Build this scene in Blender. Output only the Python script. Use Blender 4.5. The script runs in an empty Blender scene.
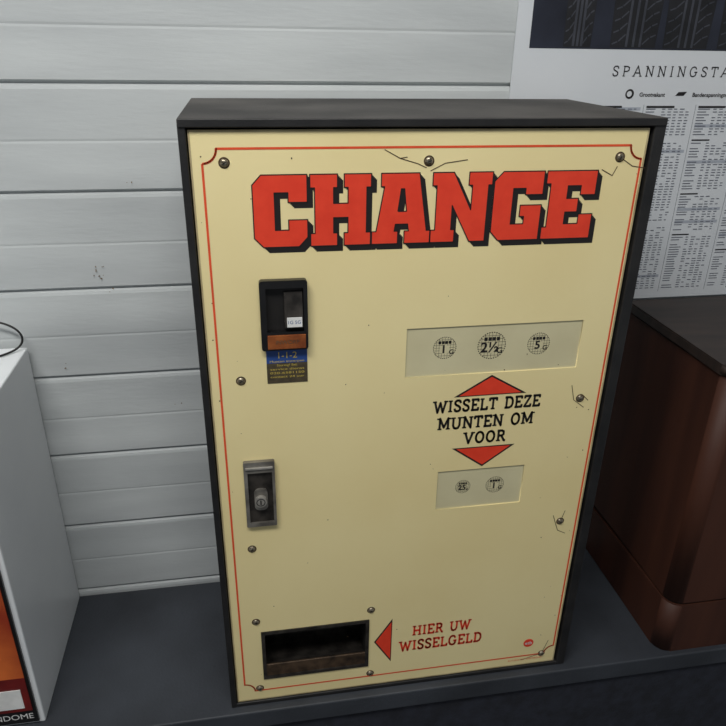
import bpy, bmesh, math, random
from mathutils import Vector, Matrix
random.seed(4)
S=bpy.context.scene
S.view_settings.view_transform='Standard'
S.view_settings.look='None'
# ---------------------------------------------------------------- camera (hand-held phone, eye height)
cam=bpy.data.cameras.new('camera'); cam.sensor_width=36; cam.lens=34.17; cam.clip_start=0.01
co=bpy.data.objects.new('camera',cam); S.collection.objects.link(co)
co.matrix_world=Matrix(((0.9858,0.0576,-0.1576,0.0451),(-0.1671,0.4204,-0.8917,-0.65),(0.01477,0.9054,0.4241,0.7995),(0,0,0,1)))
S.camera=co
# panel artwork layout in metres: x from the left edge of the door, z above the counter
P={
'scr':[(.0299,.6976),(.2201,.6972),(.4143,.6988),(.0319,.4779),(.4148,.4295),(.0316,.2579),(.4157,.2539),(.0304,.1434),(.1756,.1412),(.1765,.0285),(.0298,.0273),(.4207,.0239)],
'w1':(.2061,.4035,.4695,.5267),'w2':(.2511,.3575,.2894,.3438),
'coins':[(.2489,.5020),(.3016,.5017),(.3555,.5009),(.2834,.3190),(.3234,.3181)],
'tup':[(.2632,.4415),(.3479,.4415),(.3050,.4667)],'tdn':[(.2657,.3745),(.3040,.3470),(.3414,.3745)],'tle':[(.1807,.0845),(.2042,.0457),(.2042,.1217)],
'slot':(.055,.102,.513,.587),'lens':(.061,.1005,.514,.529),'lab':(.059,.101,.473,.513),'labm':.496,
'lock':(.028,.062,.293,.380),'cyl':(.0450,.330),'tray':(.037,.172,.045,.124),'logo':(.399,.047),
'bord':(.0105,.437,.0235,.710),
'cracks':[[(177,708),(192,700),(209,695),(218,691)],[(192,700),(199,701)],[(222,688),(236,695),(258,698)],[(397,687),(409,681),(413,690)],[(414,699),(429,690),(443,688)],[(402,447),(407,428),(421,417)],[(418,433),(425,426)],[(405,264),(414,240),(425,234)],[(420,270),(416,254)],[(421,24),(428,48)],[(421,24),(391,16)]],
}
P['cracks']=[[(a/1000,b/1000) for a,b in l] for l in P['cracks']]
# ---------------------------------------------------------------- materials
def srgb(c):
    return tuple(((x/255)/12.92 if x/255<=0.04045 else ((x/255+0.055)/1.055)**2.4) for x in c)
def mat(name,c1,c2=None,scale=20,rough=0.5,metal=0,bump=0.0,bscale=200,stretch=(1,1,1),lo=0.35,hi=0.65,spec=0.5,coat=0,emit=0):
    m=bpy.data.materials.new(name); m.use_nodes=True; nt=m.node_tree; b=nt.nodes['Principled BSDF']
    b.inputs['Roughness'].default_value=rough; b.inputs['Metallic'].default_value=metal
    b.inputs['Specular IOR Level'].default_value=spec; b.inputs['Coat Weight'].default_value=coat
    tc=nt.nodes.new('ShaderNodeTexCoord'); mp=nt.nodes.new('ShaderNodeMapping'); mp.inputs['Scale'].default_value=stretch
    nt.links.new(tc.outputs['Object'],mp.inputs['Vector'])
    n=nt.nodes.new('ShaderNodeTexNoise'); n.inputs['Scale'].default_value=scale; n.inputs['Detail'].default_value=6
    nt.links.new(mp.outputs['Vector'],n.inputs['Vector'])
    r=nt.nodes.new('ShaderNodeValToRGB'); c2=c2 or tuple(x*0.93 for x in c1)
    r.color_ramp.elements[0].position=lo; r.color_ramp.elements[1].position=hi
    r.color_ramp.elements[0].color=(*srgb(c2),1); r.color_ramp.elements[1].color=(*srgb(c1),1)
    nt.links.new(n.outputs['Fac'],r.inputs['Fac']); nt.links.new(r.outputs['Color'],b.inputs['Base Color'])
    if bump:
        n2=nt.nodes.new('ShaderNodeTexNoise'); n2.inputs['Scale'].default_value=bscale; n2.inputs['Detail'].default_value=4
        nt.links.new(mp.outputs['Vector'],n2.inputs['Vector'])
        bp=nt.nodes.new('ShaderNodeBump'); bp.inputs['Strength'].default_value=bump; bp.inputs['Distance'].default_value=0.001
        nt.links.new(n2.outputs['Fac'],bp.inputs['Height']); nt.links.new(bp.outputs['Normal'],b.inputs['Normal'])
    if emit:
        b.inputs['Emission Color'].default_value=(1,1,0.97,1); b.inputs['Emission Strength'].default_value=emit
    return m
M_cream=mat('cream_laminate',(241,225,170),(235,217,160),5,0.36,bump=0.05,bscale=300)
M_edge=mat('cream_edge',(196,180,138),(160,142,104),30,0.5)
M_black=mat('black_steel',(34,33,33),(21,21,22),30,0.5,bump=0.25,bscale=500)
M_top=mat('dusty_black_steel',(80,77,74),(48,46,45),7,0.8,bump=0.4,bscale=300)
M_red=mat('red_print',(234,68,42),(226,60,36),60,0.45)
M_ink=mat('black_print',(28,24,24),None,60,0.5)
M_redln=mat('red_line_print',(234,84,44),None,60,0.5)
M_win=mat('window_plastic',(214,206,168),(206,197,159),15,0.3)
M_steel=mat('brushed_steel',(186,182,174),(150,146,138),60,0.4,0.5,bump=0.1)
M_dsteel=mat('lock_surround_steel',(152,148,140),(104,100,94),45,0.42,0.5,bump=0.2)
M_frame=mat('dark_steel',(80,75,70),(44,41,39),60,0.45,0.6,bump=0.2)
M_screw=mat('screw_metal',(176,166,146),(96,86,70),500,0.3,0.75)
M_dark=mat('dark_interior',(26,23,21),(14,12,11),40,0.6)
M_plas=mat('black_plastic',(24,23,24),(17,17,18),50,0.3)
M_lens=mat('amber_lens',(150,84,40),(116,58,28),80,0.25)
M_blue=mat('blue_label',(44,78,146),None,60,0.4)
M_brn=mat('brown_label',(84,74,54),(60,52,40),150,0.5)
M_yel=mat('label_lettering',(214,190,90),None,60,0.5)
M_white=mat('white_print',(235,235,232),None,60,0.4)
M_crack=mat('crack_dirt',(84,62,40),(50,38,26),200,0.8)
M_scoop=mat('lip_metal_brown_reflection',(104,84,66),(54,44,36),60,0.4,0.5)  # tray lip metal, its lighter brown reflection painted into the base colour
# ---------------------------------------------------------------- helpers
def empty(name,loc=(0,0,0)):
    e=bpy.data.objects.new(name,None); S.collection.objects.link(e); e.location=loc; e.empty_display_size=0.05; return e
def link(me,name,parent,m):
    o=bpy.data.objects.new(name,me); S.collection.objects.link(o)
    if m:
        me.materials.clear(); me.materials.append(m)
    if parent:
        o.parent=parent; o.matrix_parent_inverse=Matrix.Translation(parent.location).inverted()
    return o
def box(name,x0,x1,y0,y1,z0,z1,m,parent=None,bev=0.0,seg=2):
    bm=bmesh.new(); bmesh.ops.create_cube(bm,size=1)
    for v in bm.verts:
        v.co=Vector(((x0+x1)/2+v.co.x*(x1-x0),(y0+y1)/2+v.co.y*(y1-y0),(z0+z1)/2+v.co.z*(z1-z0)))
    if bev: bmesh.ops.bevel(bm,geom=bm.edges[:],offset=bev,segments=seg,affect='EDGES',profile=0.5)
    me=bpy.data.meshes.new(name); bm.to_mesh(me); bm.free()
    return link(me,name,parent,m)
def shape(name,loops,m,parent,y=0.0,th=0.0002):
    """outline(s) with holes in the x/z plane; back at y, front at y-th"""
    cu=bpy.data.curves.new(name,'CURVE'); cu.dimensions='2D'; cu.fill_mode='BOTH'; cu.extrude=th/2
    for lp in loops:
        s=cu.splines.new('POLY'); s.points.add(len(lp)-1)
        for i,(a,b) in enumerate(lp): s.points[i].co=(a,b,0,1)
        s.use_cyclic_u=True
    ob=bpy.data.objects.new('tmp',cu); S.collection.objects.link(ob)
    bpy.context.view_layer.update()
    me=bpy.data.meshes.new_from_object(ob.evaluated_get(bpy.context.evaluated_depsgraph_get()))
    bpy.data.objects.remove(ob); bpy.data.curves.remove(cu)
    for v in me.vertices:
        x,yy,z=v.co; v.co=(x,y-th/2-z,yy)
    me.name=name
    return link(me,name,parent,m)
def rect(x0,x1,z0,z1): return [(x0,z0),(x1,z0),(x1,z1),(x0,z1)]
def circ(cx,cz,r,n=24,a0=0): return [(cx+r*math.cos(a0+2*math.pi*i/n),cz+r*math.sin(a0+2*math.pi*i/n)) for i in range(n)]
def polys(name,ps,m,parent,y):
    me=bpy.data.meshes.new(name); vs=[];fs=[]
    for p in ps:
        ar=sum(p[i][0]*p[(i+1)%len(p)][1]-p[(i+1)%len(p)][0]*p[i][1] for i in range(len(p)))
        if ar<0: p=p[::-1]
        fs.append(list(range(len(vs),len(vs)+len(p)))); vs+=[(a,y,b) for a,b in p]
    me.from_pydata(vs,[],fs); me.update()
    return link(me,name,parent,m)
def stroke(pts,t,joint=True):
    out=[]
    for a,b in zip(pts,pts[1:]):
        dx,dz=b[0]-a[0],b[1]-a[1]; L=math.hypot(dx,dz) or 1e-9
        nx,nz=-dz/L*t/2,dx/L*t/2
        out.append([(a[0]+nx,a[1]+nz),(a[0]-nx,a[1]-nz),(b[0]-nx,b[1]-nz),(b[0]+nx,b[1]+nz)])
    if joint:
        for p in pts[1:-1]: out.append(circ(p[0],p[1],t/2,8))
    return out
O_=[(.475+.345*math.cos(2*math.pi*i/20),.5+.46*math.sin(2*math.pi*i/20)) for i in range(21)]
G={
'W':(1.3,[[(.12,1),(.4,0.03),(.65,.85),(.9,0.03),(1.18,1)]],[(.12,1),(1.18,1)]),
'I':(.5,[[(.25,0),(.25,1)]],[(.25,0),(.25,1)]),
'S':(.75,[[(.65,.72),(.6,.9),(.45,.96),(.25,.94),(.13,.82),(.13,.68),(.25,.57),(.5,.46),(.62,.33),(.62,.18),(.5,.06),(.3,.04),(.15,.1),(.1,.29)]],[]),
'E':(.82,[[(.2,0),(.2,1)],[(.05,.06),(.72,.06),(.72,.28)],[(.05,.94),(.7,.94),(.7,.74)],[(.2,.5),(.5,.5)],[(.5,.4),(.5,.6)]],[]),
'L':(.78,[[(.2,0),(.2,1)],[(.05,.06),(.7,.06),(.7,.3)]],[(.2,1)]),
'T':(.84,[[(.42,0),(.42,1)],[(.08,.72),(.08,.94),(.76,.94),(.76,.72)]],[(.42,0)]),
'D':(.92,[[(.22,0),(.22,1)],[(.05,.06),(.5,.06),(.7,.15),(.8,.35),(.8,.65),(.7,.85),(.5,.94),(.05,.94)]],[]),
'Z':(.8,[[(.12,.74),(.12,.94),(.66,.94),(.12,.06),(.7,.06),(.7,.28)]],[]),
'M':(1.2,[[(.22,0),(.22,.97),(.6,.2),(.98,.97),(.98,0)]],[(.22,0),(.98,0),(.14,1),(1.06,1)]),
'U':(.98,[[(.2,1),(.2,.3),(.3,.09),(.48,.04),(.66,.09),(.78,.3),(.78,1)]],[(.2,1),(.78,1)]),
'N':(1.0,[[(.2,0),(.2,.97),(.8,.03),(.8,1)]],[(.2,0),(.14,1),(.8,1)]),
'O':(.95,[O_],[]),
'V':(.95,[[(.12,1),(.47,0.03),(.83,1)]],[(.12,1),(.83,1)]),
'R':(.92,[[(.2,0),(.2,1)],[(.08,.94),(.5,.94),(.67,.84),(.67,.6),(.5,.5),(.2,.5)],[(.48,.5),(.74,.05),(.88,.05)]],[(.2,0)]),
'H':(1.0,[[(.2,0),(.2,1)],[(.8,0),(.8,1)],[(.2,.5),(.8,.5)]],[(.2,0),(.2,1),(.8,0),(.8,1)]),
'G':(.98,[[(.78,.72),(.65,.92),(.45,.96),(.25,.87),(.13,.65),(.13,.35),(.25,.12),(.45,.04),(.65,.07),(.78,.2),(.78,.45)],[(.58,.45),(.92,.45)]],[]),
'P':(.82,[[(.2,0),(.2,1)],[(.08,.94),(.5,.94),(.7,.84),(.7,.58),(.5,.47),(.2,.47)]],[(.2,0)]),
'A':(.98,[[(.1,0),(.48,1),(.88,0)],[(.24,.34),(.72,.34)]],[(.1,0),(.88,0)]),
'B':(.85,[[(.2,0),(.2,1)],[(.08,.94),(.5,.94),(.64,.85),(.64,.62),(.5,.52),(.2,.52)],[(.5,.52),(.7,.42),(.7,.18),(.55,.06),(.08,.06)]],[]),
' ':(.55,[],[]),
}
def serif_text(name,txt,x0,x1,z0,h,m,parent,y,bold=.2,track=0.06,sf=.19):
    w=sum(G[c][0]+track for c in txt)-track; sx=(x1-x0)/w; ps=[]; cx=0
    for c in txt:
        gw,st,se=G[c]
        for s in st:
            for q in stroke(s,bold): ps.append([(x0+(cx+a)*sx,z0+b*h) for a,b in q])
        for a,b in se:
            e=bold*.32; lo,hi=(0,2*e) if b<.5 else (1-2*e,1)
            ps.append([(x0+(cx+a-sf)*sx,z0+lo*h),(x0+(cx+a+sf)*sx,z0+lo*h),(x0+(cx+a+sf)*sx,z0+hi*h),(x0+(cx+a-sf)*sx,z0+hi*h)])
        cx+=gw+track
    return polys(name,ps,m,parent,y)
def sans(name,txt,cx,cz,size,m,parent,y,width=None,bold=0.0):
    cu=bpy.data.curves.new(name,'FONT'); cu.body=txt; cu.size=size; cu.align_x='CENTER'; cu.align_y='CENTER'; cu.offset=bold
    ob=bpy.data.objects.new('tmp',cu); S.collection.objects.link(ob); bpy.context.view_layer.update()
    me=bpy.data.meshes.new_from_object(ob.evaluated_get(bpy.context.evaluated_depsgraph_get()))
    bpy.data.objects.remove(ob)
    xs=[v.co.x for v in me.vertices]; k=1
    if width and xs: k=width/(max(xs)-min(xs))
    for v in me.vertices:
        x,yy,z=v.co; v.co=(cx+x*k,y,cz+yy)
    return link(me,name,parent,m)
def rbox(name,x0,x1,z0,z1,yb,yf,r,m,parent,holes=(),n=5):
    lp=[]
    for cx,cz,a in ((x1-r,z1-r,0),(x0+r,z1-r,90),(x0+r,z0+r,180),(x1-r,z0+r,270)):
        for i in range(n+1):
            t=math.radians(a+90*i/n); lp.append((cx+r*math.cos(t),cz+r*math.sin(t)))
    return shape(name,[lp]+list(holes),m,parent,y=yb,th=yb-yf)
# ---------------------------------------------------------------- change machine
cm=empty('change_machine')
W=0.4409; ZT=0.726; ZB=0.0068; XL=-0.0084; XR=0.4568; TOP=0.736; DEP=0.225
TX0,TX1,TZ0,TZ1=P['tray']; w1=P['w1']; w2=P['w2']; sl=P['slot']
box('housing_side_left',XL,XL+0.007,-0.003,DEP,0,TOP-0.004,M_black,cm,0.001)
box('housing_side_right',W+0.0035,XR,-0.003,DEP,0,TOP-0.004,M_black,cm,0.0015)
box('housing_top',XL,XR,-0.003,DEP,TOP-0.008,TOP,M_top,cm,0.0015)
box('housing_bottom',XL+.0002,XR-.0002,-0.0025,DEP,0.0,0.006,M_black,cm,0.001)
box('housing_back',XL+0.004,XR-0.004,DEP-0.006,DEP-0.001,0.003,TOP-0.006,M_black,cm)
box('housing_lip',XL+.001,XR-.001,-0.0045,-0.0025,TOP-0.0075,TOP-0.0005,M_black,cm,0.0006)
shape('door_panel',[rect(0,W,ZB,ZT),rect(*w1)[::-1],rect(*w2)[::-1],rect(TX0,TX1,TZ0,TZ1)[::-1]],M_cream,cm,y=0.004,th=0.004)
shape('door_edge_strip',[rect(0,W,ZB,ZT),rect(.0016,W-.0016,ZB+.0016,ZT-.0016)[::-1]],M_edge,cm,y=0,th=.0002)
box('door_backing',0.002,TX0-.002,0.0045,0.012,ZB+.002,ZT-.002,M_dark,cm)
box('door_backing_upper',TX0-.0019,W-.002,0.0045,0.012,TZ1+.002,ZT-.002,M_dark,cm)
for nm,w in (('window_upper',w1),('window_lower',w2)):
    box(nm,w[0]-.0005,w[1]+.0005,0.0014,0.0042,w[2]-.0005,w[3]+.0005,M_win,cm)
bx0,bx1,bz0,bz1=P['bord']; r=.013; L=[]
for (cx,cz,s,e) in ((bx0,bz1,-90,0),(bx1,bz1,180,270),(bx1,bz0,90,180),(bx0,bz0,0,90)):
    for i in range(9):
        t=math.radians(s+(e-s)*i/8); L.append((cx+r*math.cos(t),cz+r*math.sin(t)))
polys('border_line',stroke(L+[L[0]],.0021),M_redln,cm,-0.00025)
# CHANGE lettering
GL={
'C':(10.3,[[(1.8,0),(8.2,0),(9.8,1.6),(9.8,4.6),(6.4,4.6),(6.4,2.9),(4,2.9),(4,9.1),(6.4,9.1),(6.4,7.5),(9.8,7.5),(9.8,12),(1.8,12),(.2,10.4),(.2,1.6)]]),
'H':(11.2,[[(0,0),(4.9,0),(4.9,2.2),(4.2,2.2),(4.2,4.8),(6.8,4.8),(6.8,2.2),(6.1,2.2),(6.1,0),(11,0),(11,2.2),(10.2,2.2),(10.2,9.8),(11,9.8),(11,12),(6.1,12),(6.1,9.8),(6.8,9.8),(6.8,7.2),(4.2,7.2),(4.2,9.8),(4.9,9.8),(4.9,12),(0,12),(0,9.8),(.8,9.8),(.8,2.2),(0,2.2)]]),
'A':(11.1,[[(0,0),(4.9,0),(4.9,2.2),(4.2,2.2),(4.4,3.4),(6.7,3.4),(6.9,2.2),(6.1,2.2),(6.1,0),(11,0),(11,2.2),(10.3,2.2),(8.6,12),(1.6,12),(1.6,9.8),(2.2,9.8),(.8,2.2),(0,2.2)],[(4.8,5.6),(5.3,9.4),(5.9,9.4),(6.4,5.6)]]),
'N':(11.5,[[(0,0),(4.6,0),(4.6,2.2),(3.9,2.2),(3.9,6.4),(7.6,0),(10.6,0),(10.6,9.8),(11.3,9.8),(11.3,12),(6.8,12),(6.8,9.8),(7.5,9.8),(7.5,5.6),(3.9,12),(0,12),(0,9.8),(.8,9.8),(.8,2.2),(0,2.2)]]),
'G':(10.3,[[(1.8,0),(9.8,0),(9.8,6.2),(5.6,6.2),(5.6,4.2),(6.5,4.2),(6.5,2.9),(4,2.9),(4,9.1),(6.4,9.1),(6.4,8),(9.8,8),(9.8,12),(1.8,12),(.2,10.4),(.2,1.6)]]),
'E':(10,[[(0,0),(10,0),(10,4.4),(7.2,4.4),(7.2,2.7),(4.4,2.7),(4.4,4.8),(6.8,4.8),(6.8,7.2),(4.4,7.2),(4.4,9.4),(7,9.4),(7,7.8),(10,7.8),(10,12),(0,12),(0,9.8),(.9,9.8),(.9,2.2),(0,2.2)]]),
}
c0,c1,ct,cb=.0523,.3935,.6865,.6185
tot=sum(GL[c][0] for c in 'CHANGE'); sx=(c1-c0)/tot; sz=(ct-cb)/12; cx=0; loops=[]
for c in 'CHANGE':
    loops.append([[(c0+(cx+a)*sx,cb+b*sz) for a,b in lp] for lp in GL[c][1]]); cx+=GL[c][0]
OX,OZ=0.0054,-0.0056
for i,l in enumerate(loops):
    for k in range(1,6):
        f=k/5
        shape('title_shadow_%d_%d'%(i,k),[[(a+OX*f,b+OZ*f) for a,b in lp] for lp in l],M_ink,cm,y=-0.00002,th=0.0001+0.00001*k+0.000002*i)
    shape('title_letter_%d'%i,l,M_red,cm,y=-0.0001,th=0.0004)
    ks=[]
    for lp in l: ks+=stroke(lp+[lp[0]],0.0011)
    polys('title_outline_%d'%i,ks,M_ink,cm,-0.00055)
def tri(name,pts,parent=cm):
    shape(name+'_edge',[pts],M_ink,parent,y=0,th=0.0002)
    cxx=sum(p[0] for p in pts)/3; czz=sum(p[1] for p in pts)/3
    shape(name,[[(cxx+(a-cxx)*.86,czz+(b-czz)*.86) for a,b in pts]],M_red,parent,y=-0.0001,th=0.0003)
tri('arrow_up',P['tup']); tri('arrow_down',P['tdn']); tri('arrow_left',P['tle'])
for t,xa,xb,z0,h,m in (('WISSELT DEZE',.2402,.3665,.4231,.0150,M_ink),('MUNTEN OM',.2462,.3608,.4008,.0152,M_ink),('VOOR',.2785,.3297,.3800,.0150,M_ink),('HIER UW',.2318,.3116,.0880,.0170,M_red),('WISSELGELD',.2150,.3290,.0620,.0175,M_red)):
    serif_text('text_'+t.lower().replace(' ','_'),t,xa,xb,z0,h,m,cm,-0.0003)
# coin pictograms
for i,((cx,cz),r,t) in enumerate(zip(P['coins'],(.0125,.0155,.0125,.009,.011),('1','2½','5','25','1'))):
    ps=[]
    n=36
    for k in range(n):
        a0=2*math.pi*k/n; a1=a0+2*math.pi/n*0.6
        ps+=stroke([(cx+r*math.cos(a0),cz+r*math.sin(a0)),(cx+r*math.cos(a1),cz+r*math.sin(a1))],r*.07)
    for k in range(-3,4):
        q=k/4*r; hh=math.sqrt(r*r-q*q)*.95
        ps+=stroke([(cx-hh,cz+q),(cx+hh,cz+q)],r*.026); ps+=stroke([(cx+q,cz-hh),(cx+q,cz+hh)],r*.026)
    for k in range(4): ps.append(rect(cx-r*.58+k*r*.3,cx-r*.34+k*r*.3,cz+r*.36,cz+r*.64))
    polys('coin_print_%d'%i,ps,M_ink,cm,0.0013)
    polys('coin_disc_%d'%i,[circ(cx,cz-r*.15,r*.44)],M_win,cm,0.00125)
    sans('coin_value_%d'%i,t,cx-r*.1,cz-r*.15,r*1.05,M_ink,cm,0.0011,bold=0.0004)
    sans('coin_unit_%d'%i,'G' if i!=3 else 'c',cx+r*.62,cz-r*.42,r*.62,M_ink,cm,0.0011,bold=0.0001)
# domed slotted screws
def screw(i,x,z,r=0.0040):
    bm=bmesh.new(); n=20; rings=[]
    for j in range(5):
        t=j/5*math.pi/2
        rings.append([bm.verts.new((x+r*math.cos(t)*math.cos(2*math.pi*k/n),-.0002-r*.6*math.sin(t),z+r*math.cos(t)*math.sin(2*math.pi*k/n))) for k in range(n)])
    tip=bm.verts.new((x,-.0002-r*.6,z))
    for a,b in zip(rings,rings[1:]):
        for k in range(n): bm.faces.new((a[k],a[(k+1)%n],b[(k+1)%n],b[k])).smooth=True
    for k in range(n): bm.faces.new((rings[-1][k],rings[-1][(k+1)%n],tip)).smooth=True
    me=bpy.data.meshes.new('screw'); bm.to_mesh(me); bm.free()
    link(me,'screw_%d'%i,cm,M_screw)
    shape('screw_washer_%d'%i,[circ(x,z,r*1.3)],M_crack,cm,y=0,th=0.00015)
    t=random.random()*3
    polys('screw_slot_%d'%i,stroke([(x-r*.5*math.cos(t),z-r*.5*math.sin(t)),(x+r*.5*math.cos(t),z+r*.5*math.sin(t))],r*.22),M_dark,cm,-0.0003-r*.6)
for i,(x,z) in enumerate(P['scr']): screw(i,x,z)
ps=[]
for l in P['cracks']: ps+=stroke(l,0.0008)
polys('panel_cracks',ps,M_crack,cm,-0.0003)
ps=[]
for k in range(46):
    x=random.uniform(.015,.43); z=random.uniform(.02,.71)
    if random.random()<.5: x=random.choice([random.uniform(.004,.03),random.uniform(.41,.436)])
    rr=random.uniform(.0003,.0009); ps.append([(x+rr*random.uniform(.6,1.3)*math.cos(a*1.05),z+rr*random.uniform(.6,1.3)*math.sin(a*1.05)) for a in range(6)])
polys('panel_specks',ps,M_crack,cm,-0.00022)
# coin entry
x0,x1,z0,z1=sl
rbox('coin_entry_body',x0,x1,z0,z1,0.001,-0.007,0.003,M_plas,cm,holes=[rect(x0+.006,x1-.004,z0+.02,z1-.008)[::-1]])
box('coin_entry_well',x0+.005,x1-.003,-0.0005,0.0012,z0+.019,z1-.007,M_dark,cm)
me=bpy.data.meshes.new('t'); a0,a1=x0+.024,x1-.005; b0,b1=z0+.023,z1-.013
me.from_pydata([(a0,-.001,b0),(a1,-.001,b0),(a1,-.001,b1),(a0,-.001,b1),(a0,-.009,b0+.002),(a1,-.009,b0+.002),(a1,-.003,b1),(a0,-.003,b1)],[],[(0,1,5,4),(4,5,6,7),(1,2,6,5),(3,0,4,7),(2,3,7,6)])
link(me,'coin_entry_chute',cm,M_frame)
box('coin_entry_sticker',a0+.002,a1-.001,-.0098,-.0086,b0+.003,b0+.013,M_white,cm)
sans('coin_entry_sticker_text','1G 5G',(a0+a1)/2,b0+.008,.005,M_blue,cm,-.0099)
a=P['lens']; box('coin_entry_lens',a[0],a[1]-.001,-.0085,-.0065,a[2]+.001,a[3]+.001,M_lens,cm,0.0005)
sans('lens_text','INWORP',(a[0]+a[1])/2,(a[2]+a[3])/2+.001,.006,M_brn,cm,-.0087)
a=P['lab']; zm=P['labm']
box('label_blue',a[0],a[1],-.0006,0,zm,a[3],M_blue,cm); box('label_brown',a[0],a[1],-.0005,0,a[2],zm,M_brn,cm)
sans('label_number','1-1-2',(a[0]+a[1])/2,zm+.0085,.010,M_yel,cm,-.0008)
for k in range(5):
    z=zm+.002-k*.0044
    sans('label_line_%d'%k,['Munten inwerpen','Storing? Bel:','service dienst','020-6581150','contact 24 uur'][k],(a[0]+a[1])/2,z,.0034,M_yel,cm,-.0008,width=(a[1]-a[0])*(.84 if k!=1 else .5))
# lock
x0,x1,z0,z1=P['lock']
rbox('lock_plate',x0,x1,z0,z1,0,-.005,.0015,M_dsteel,cm,holes=[rect(x0+.004,x1-.003,z0+.005,z1-.014)[::-1]])
box('lock_plate_inner',x0+.003,x1-.002,-.0018,0,z0+.004,z1-.013,M_frame,cm)
box('lock_plate_ridge',x0+.002,x1-.002,-.0068,-.0048,z1-.009,z1-.006,M_steel,cm,.0007)
lx,lz=P['cyl']
rbox('lock_keeper',lx-.007,lx+.008,lz-.014,lz+.014,-.0015,-.005,.006,M_dsteel,cm)
shape('lock_cylinder',[circ(lx,lz,.0066,28)],M_steel,cm,y=-.005,th=.005)
shape('lock_ring',[circ(lx,lz,.0050,28),circ(lx,lz,.0041,28)[::-1]],M_dark,cm,y=-.0098,th=.0004)
box('lock_keyway',lx-.0007,lx+.0007,-.0104,-.0098,lz-.003,lz+.003,M_dark,cm)
# payout tray
x0,x1,z0,z1=TX0,TX1,TZ0,TZ1
shape('tray_frame',[rect(x0-.0015,x1+.0015,z0-.0015,z1+.0015),rect(x0+.003,x1-.003,z0+.003,z1-.003)[::-1]],M_frame,cm,y=.002,th=.0035)
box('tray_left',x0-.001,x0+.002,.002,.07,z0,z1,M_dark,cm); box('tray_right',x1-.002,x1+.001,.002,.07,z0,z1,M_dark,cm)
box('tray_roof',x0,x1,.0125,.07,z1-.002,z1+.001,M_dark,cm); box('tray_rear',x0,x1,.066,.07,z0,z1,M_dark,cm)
vs=[];fs=[]; n=14
for i in range(n+1):
    t=math.radians(180*i/n); yy=.003+.031*(1-math.cos(t)); zz=z0+.022-.018*math.sin(t)
    vs+=[(x0+.001,yy,zz),(x1-.001,yy,zz)]
for i in range(n): fs.append((2*i,2*i+1,2*i+3,2*i+2))
me=bpy.data.meshes.new('s'); me.from_pydata(vs,[],fs); link(me,'tray_scoop',cm,M_frame)
box('tray_front_lip',x0+.002,x1-.002,.0003,.003,z0+.002,z0+.022,M_scoop,cm,.0008)
lx,lz=P['logo']
shape('badge',[circ(lx,lz,.0072,28)],M_red,cm,y=0,th=.0003)
sans('badge_text','etb',lx,lz,.0078,M_white,cm,-.0005,bold=.0001)
sans('maker_text','AUTOMATEN  AMSTERDAM',lx-.002,bz0-.007,.004,M_redln,cm,-.0003)
# ---------------------------------------------------------------- room
M_wall=mat('painted_siding',(199,203,203),(177,181,182),2.0,0.62,bump=0.25,bscale=45,stretch=(1,1,6))
WY=0.2405; p=0.1235; zs=0.751
zz=[]; z=zs-13*p
while z<1.75:
    zz.append(z); z+=p
pts=[]
for z in zz:
    pts+=[(WY+.006,z-.0012),(WY+.006,z+.0005),(WY+.0005,z+.003),(WY,z+p*.46),(WY+.0004,z+p*.48),(WY-.0001,z+p*.50),(WY-.001,z+p-.007),(WY-.0002,z+p-.003)]
vs=[];fs=[]
for y,z in pts: vs+=[(-1.6,y,z),(2.2,y,z)]
for i in range(len(pts)-1): fs.append((2*i,2*i+1,2*i+3,2*i+2))
me=bpy.data.meshes.new('w'); me.from_pydata(vs,[],fs); wall=link(me,'wall_back',None,M_wall)
ps=[]
for cx,cz,n in ((-.143,.536,5),(-.141,.520,4),(-.13,.50,2),(-.20,.40,2),(-.09,.64,2),(-.06,.33,2)):
    for k in range(n):
        x=cx+random.gauss(0,.004); z=cz+random.gauss(0,.004); rr=random.uniform(.0005,.0014)
        ps.append([(x+rr*random.uniform(.5,1.4)*math.cos(a*1.05),z+rr*random.uniform(.5,1.3)*math.sin(a*1.05)) for a in range(6)])
polys('paint_chips',ps,mat('chip_brown',(134,112,86),(100,84,64),90,.8),wall,WY-.0014)
ztop=pts[-1][1]; FL=-0.8
M_floor=mat('concrete_floor',(92,92,94),(70,70,72),5,0.7,bump=.2)
box('floor',-1.6,2.2,-3.0,WY+.02,FL-.05,FL,M_floor)
M_ceil=mat('ceiling_paint',(205,205,202),None,4,0.8)
box('ceiling',-1.6,2.2,-3.0,WY+.02,ztop,ztop+.05,M_ceil)
M_shelf=mat('dark_counter',(58,62,69),(41,44,50),7,0.6,bump=.5,bscale=250)
M_fascia=mat('navy_fascia',(38,41,52),(26,28,36),60,0.8,bump=.6,bscale=300)
sh=empty('counter')
box('counter_top',-1.55,2.15,-.014,WY-.002,-.03,0,M_shelf,sh,.002)
box('counter_front',-1.55,2.15,-.008,WY-.002,FL,-.03,M_fascia,sh)
# ---------------------------------------------------------------- white vending machine at left
M_vend=mat('white_enamel',(236,238,239),(227,230,232),5,0.35,bump=.08)
vm=empty('condom_vending_machine',(-.42,.12,0))
VX1=-.244; VX0=-.60; VY0=.015; VY1=.235; VH=.430
box('body',VX0,VX1,VY0,VY1,0,VH,M_vend,vm,.002)
M_or=mat('orange_photo_print',(218,112,52),(150,52,28),9,0.4); M_dr=mat('dark_red_print',(120,28,26),(52,14,16),14,0.4)
box('front_frame',VX0+.006,VX1-.006,VY0-.003,VY0,.006,VH-.006,M_plas,vm)
box('front_picture',VX0+.012,VX1-.010,VY0-.004,VY0-.003,.085,VH-.05,M_or,vm)
box('front_picture_base',VX0+.012,VX1-.010,VY0-.0042,VY0-.003,.028,.085,M_dr,vm)
box('product_card',VX1-.05,VX1-.018,VY0-.005,VY0-.0042,.034,.066,M_white,vm)
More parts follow.
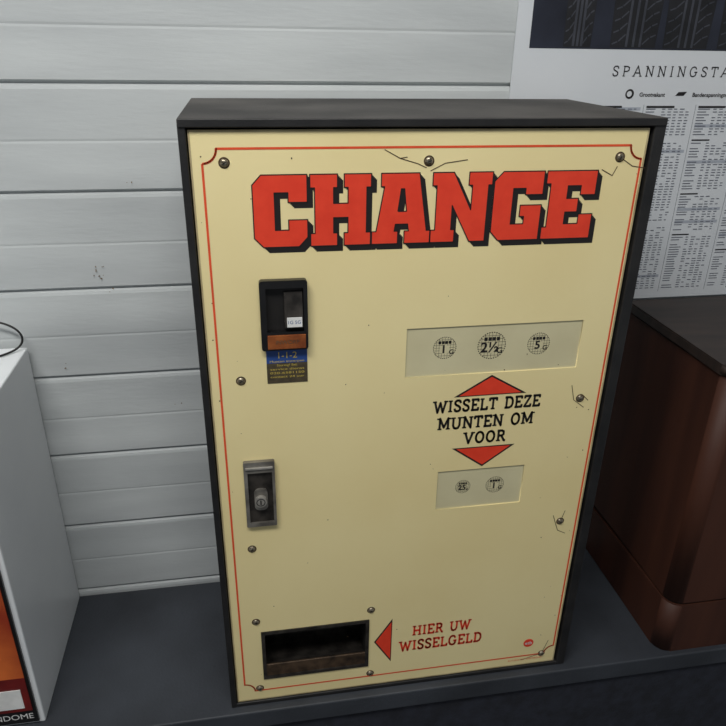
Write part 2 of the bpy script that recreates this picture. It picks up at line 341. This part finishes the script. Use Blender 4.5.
sans('brand_strip_text','CONDOME   CONDOME',VX1-.083,.0175,.013,M_white,vm,VY0-.0036)
for k in range(3):
    box('drawer_%d'%k,VX0+.03+k*.1,VX0+.1+k*.1,VY0-.012,VY0-.004,.10,.125,M_steel,vm,.002)
M_cable=mat('black_rubber',(20,20,20),None,40,0.5)
cu=bpy.data.curves.new('cable','CURVE'); cu.dimensions='3D'; cu.bevel_depth=.0014; cu.bevel_resolution=3
s=cu.splines.new('NURBS'); cp=[(-.50,.15,VH+.002),(-.44,.2,VH+.012),(-.36,.225,VH+.036),(-.30,.228,VH+.044),(-.268,.228,VH+.040),(-.248,.228,VH+.028),(-.243,.226,VH+.013),(-.252,.220,VH+.003),(-.268,.205,VH+.0018),(-.30,.18,VH+.0018),(-.42,.12,VH+.0018)]
s.points.add(len(cp)-1)
for i,c in enumerate(cp): s.points[i].co=(*c,1)
s.use_endpoint_u=True; s.order_u=4
o=bpy.data.objects.new('tmp',cu); S.collection.objects.link(o); bpy.context.view_layer.update()
me=bpy.data.meshes.new_from_object(o.evaluated_get(bpy.context.evaluated_depsgraph_get())); bpy.data.objects.remove(o)
link(me,'power_cable',None,M_cable)
# ---------------------------------------------------------------- wooden cabinet at right
M_wood=mat('lacquered_wood',(74,43,31),(56,32,24),4,0.55,bump=.1,stretch=(5,5,.5),spec=.3)
M_woodtop=mat('dark_wood_top',(58,46,40),(38,31,28),8,0.5,stretch=(1,5,1))
wb=empty('wooden_cabinet',(.8,.12,0))
def rprism(name,x0,x1,y0,y1,z0,z1,r,m,bev=0.002):
    lp=[]
    for cx,cy,a in ((x0+r,y0+r,180),(x1-r,y0+r,270)):
        for i in range(9):
            t=math.radians(a+90*i/8); lp.append((cx+r*math.cos(t),cy+r*math.sin(t)))
    lp+=[(x1,y1),(x0,y1)]
    bm=bmesh.new(); b=[bm.verts.new((x,y,z0)) for x,y in lp]; f=bm.faces.new(b[::-1])
    t=[bm.verts.new((x,y,z1)) for x,y in lp]; ft=bm.faces.new(t)
    for i in range(len(lp)):
        q=bm.faces.new((b[i],b[(i+1)%len(lp)],t[(i+1)%len(lp)],t[i])); q.smooth=(i<8 or 9<=i<17)
    bmesh.ops.bevel(bm,geom=list(ft.edges)+list(f.edges),offset=bev,segments=2,affect='EDGES')
    me=bpy.data.meshes.new(name); bm.to_mesh(me); bm.free(); return link(me,name,wb,m)
BX=.60; BY=-.006; BH=.456
rprism('plinth',BX,1.12,BY-.0,.236,0,.088,.02,M_wood)
rprism('plinth_groove',BX+.003,1.117,BY+.003,.235,.088,.092,.02,M_dark,.0005)
rprism('body',BX,1.12,BY,.236,.092,BH-.014,.02,M_wood)
rprism('top_board',BX-.003,1.123,BY-.003,.236,BH-.014,BH,.02,M_woodtop)
# ---------------------------------------------------------------- tyre pressure poster
po=empty('tyre_pressure_poster',(.65,.23,.7))
M_paper=mat('poster_paper',(214,217,220),(205,209,213),5,0.5)
M_tab=mat('table_ink',(96,100,112),None,50,0.6); M_tabbg=mat('table_band',(172,178,188),None,50,0.6)
M_photo=mat('poster_photo_dark',(46,50,64),(22,24,34),7,0.4); M_tyre=mat('tyre_print',(30,30,34),(18,18,21),30,0.5); M_tread=mat('tread_print',(66,68,76),(48,50,58),30,0.5)
PX0=.384; PX1=.98; PZ0=.458; PZ1=1.28; py=WY-.004
box('sheet',PX0,PX1,py,py+.002,PZ0,PZ1,M_paper,po)
IZ=.7938
polys('photo',[rect(.403,PX1-.02,IZ,PZ1-.02)],M_photo,po,py-.0002)
ty=[];tr=[]
for cx,hw in ((.465,.02),(.54,.034),(.612,.034),(.69,.036)):
    top=IZ+.34
    ty.append([(cx-hw*.9,IZ+.002),(cx+hw*.9,IZ+.002),(cx+hw,IZ+.1),(cx+hw*.96,top),(cx-hw*.96,top),(cx-hw,IZ+.1)])
    for k in range(24):
        z=IZ+.006+k*.013
        tr+=stroke([(cx-hw*.85,z),(cx-hw*.62,z+.003),(cx-hw*.35,z+.011)],.0017); tr+=stroke([(cx+hw*.85,z+.011),(cx+hw*.62,z+.008),(cx+hw*.35,z)],.0017)
    for dx in (-.27,.0,.27): tr+=stroke([(cx+dx*hw,IZ+.003),(cx+dx*hw,top)],.0032)
polys('photo_tyres',ty,M_tyre,po,py-.0004); polys('photo_tread',tr,M_tread,po,py-.0006)
zt=.7625
serif_text('poster_title','SPANNINGSTABEL',.518,.728,zt,.0125,M_ink,po,py-.0004,bold=.11,track=.35,sf=.13)
sans('poster_logo_text','Grootvakant',.579,zt-.022,.0070,M_ink,po,py-.0004,bold=.00015)
sans('poster_logo_text_b','Bandenspanningswijzer',.669,zt-.022,.0070,M_ink,po,py-.0004,bold=.00015)
polys('poster_logo',[circ(.547,zt-.021,.006,20),[(.612,zt-.023),(.624,zt-.023),(.628,zt-.018),(.616,zt-.0185)]],M_ink,po,py-.0004)
polys('poster_logo_hole',[circ(.5465,zt-.021,.0035,20)],M_paper,po,py-.0006)
tb=[];bg=[];dk=[]
cw=.075
for c in range(7):
    cx0=.424+c*cw if c>0 else .404; z=zt-.040
    wtot=cw-.008
    dk.append(rect(cx0,cx0+wtot*.6,z+.002,z+.0045))
    while z>PZ0+.012:
        q=random.random()
        if q<.08: bg.append(rect(cx0,cx0+wtot,z-.0012,z+.0028))
        if q>.96: z-=.004; dk.append(rect(cx0,cx0+wtot*.4,z,z+.0018)); z-=.0036; continue
        xx=cx0
        for f in (.34,.13,.13,.13,.13,.1):
            if random.random()<.85: tb.append(rect(xx,xx+wtot*f*random.uniform(.45,.8),z,z+.0011))
            xx+=wtot*f
        z-=.0036
polys('tables_print',tb,M_tab,po,py-.0004); polys('tables_bands',bg,M_tabbg,po,py-.0002); polys('tables_headings',dk,M_ink,po,py-.0004)
ln=[]
for c in range(1,7): ln+=stroke([(.42+c*cw,zt-.034),(.42+c*cw,PZ0+.01)],.0005)
polys('tables_lines',ln,M_tab,po,py-.0003)
# ---------------------------------------------------------------- lights
lf=empty('ceiling_lamp',(-.2,-.75,ztop))
M_tube=mat('tube_glow',(250,250,245),None,10,0.4,emit=5)
box('fixture',-.85,.45,-.83,-.67,ztop-.05,ztop,M_ceil,lf,.004)
box('tube',-.82,.42,-.78,-.72,ztop-.075,ztop-.05,M_tube,lf,.008)
l=bpy.data.lights.new('tube_light','AREA'); l.shape='RECTANGLE'; l.size=1.2; l.size_y=.2; l.energy=23.5; l.color=(1,.992,.965)
o=bpy.data.objects.new('tube_light',l); S.collection.objects.link(o); o.location=(-.2,-.75,ztop-.085)
o.rotation_euler=(Vector((0.05,.1,.4))-o.location).to_track_quat('-Z','Y').to_euler()
w=bpy.data.worlds.new('world'); S.world=w; w.use_nodes=True
w.node_tree.nodes['Background'].inputs[0].default_value=(.88,.94,1,1); w.node_tree.nodes['Background'].inputs[1].default_value=.25
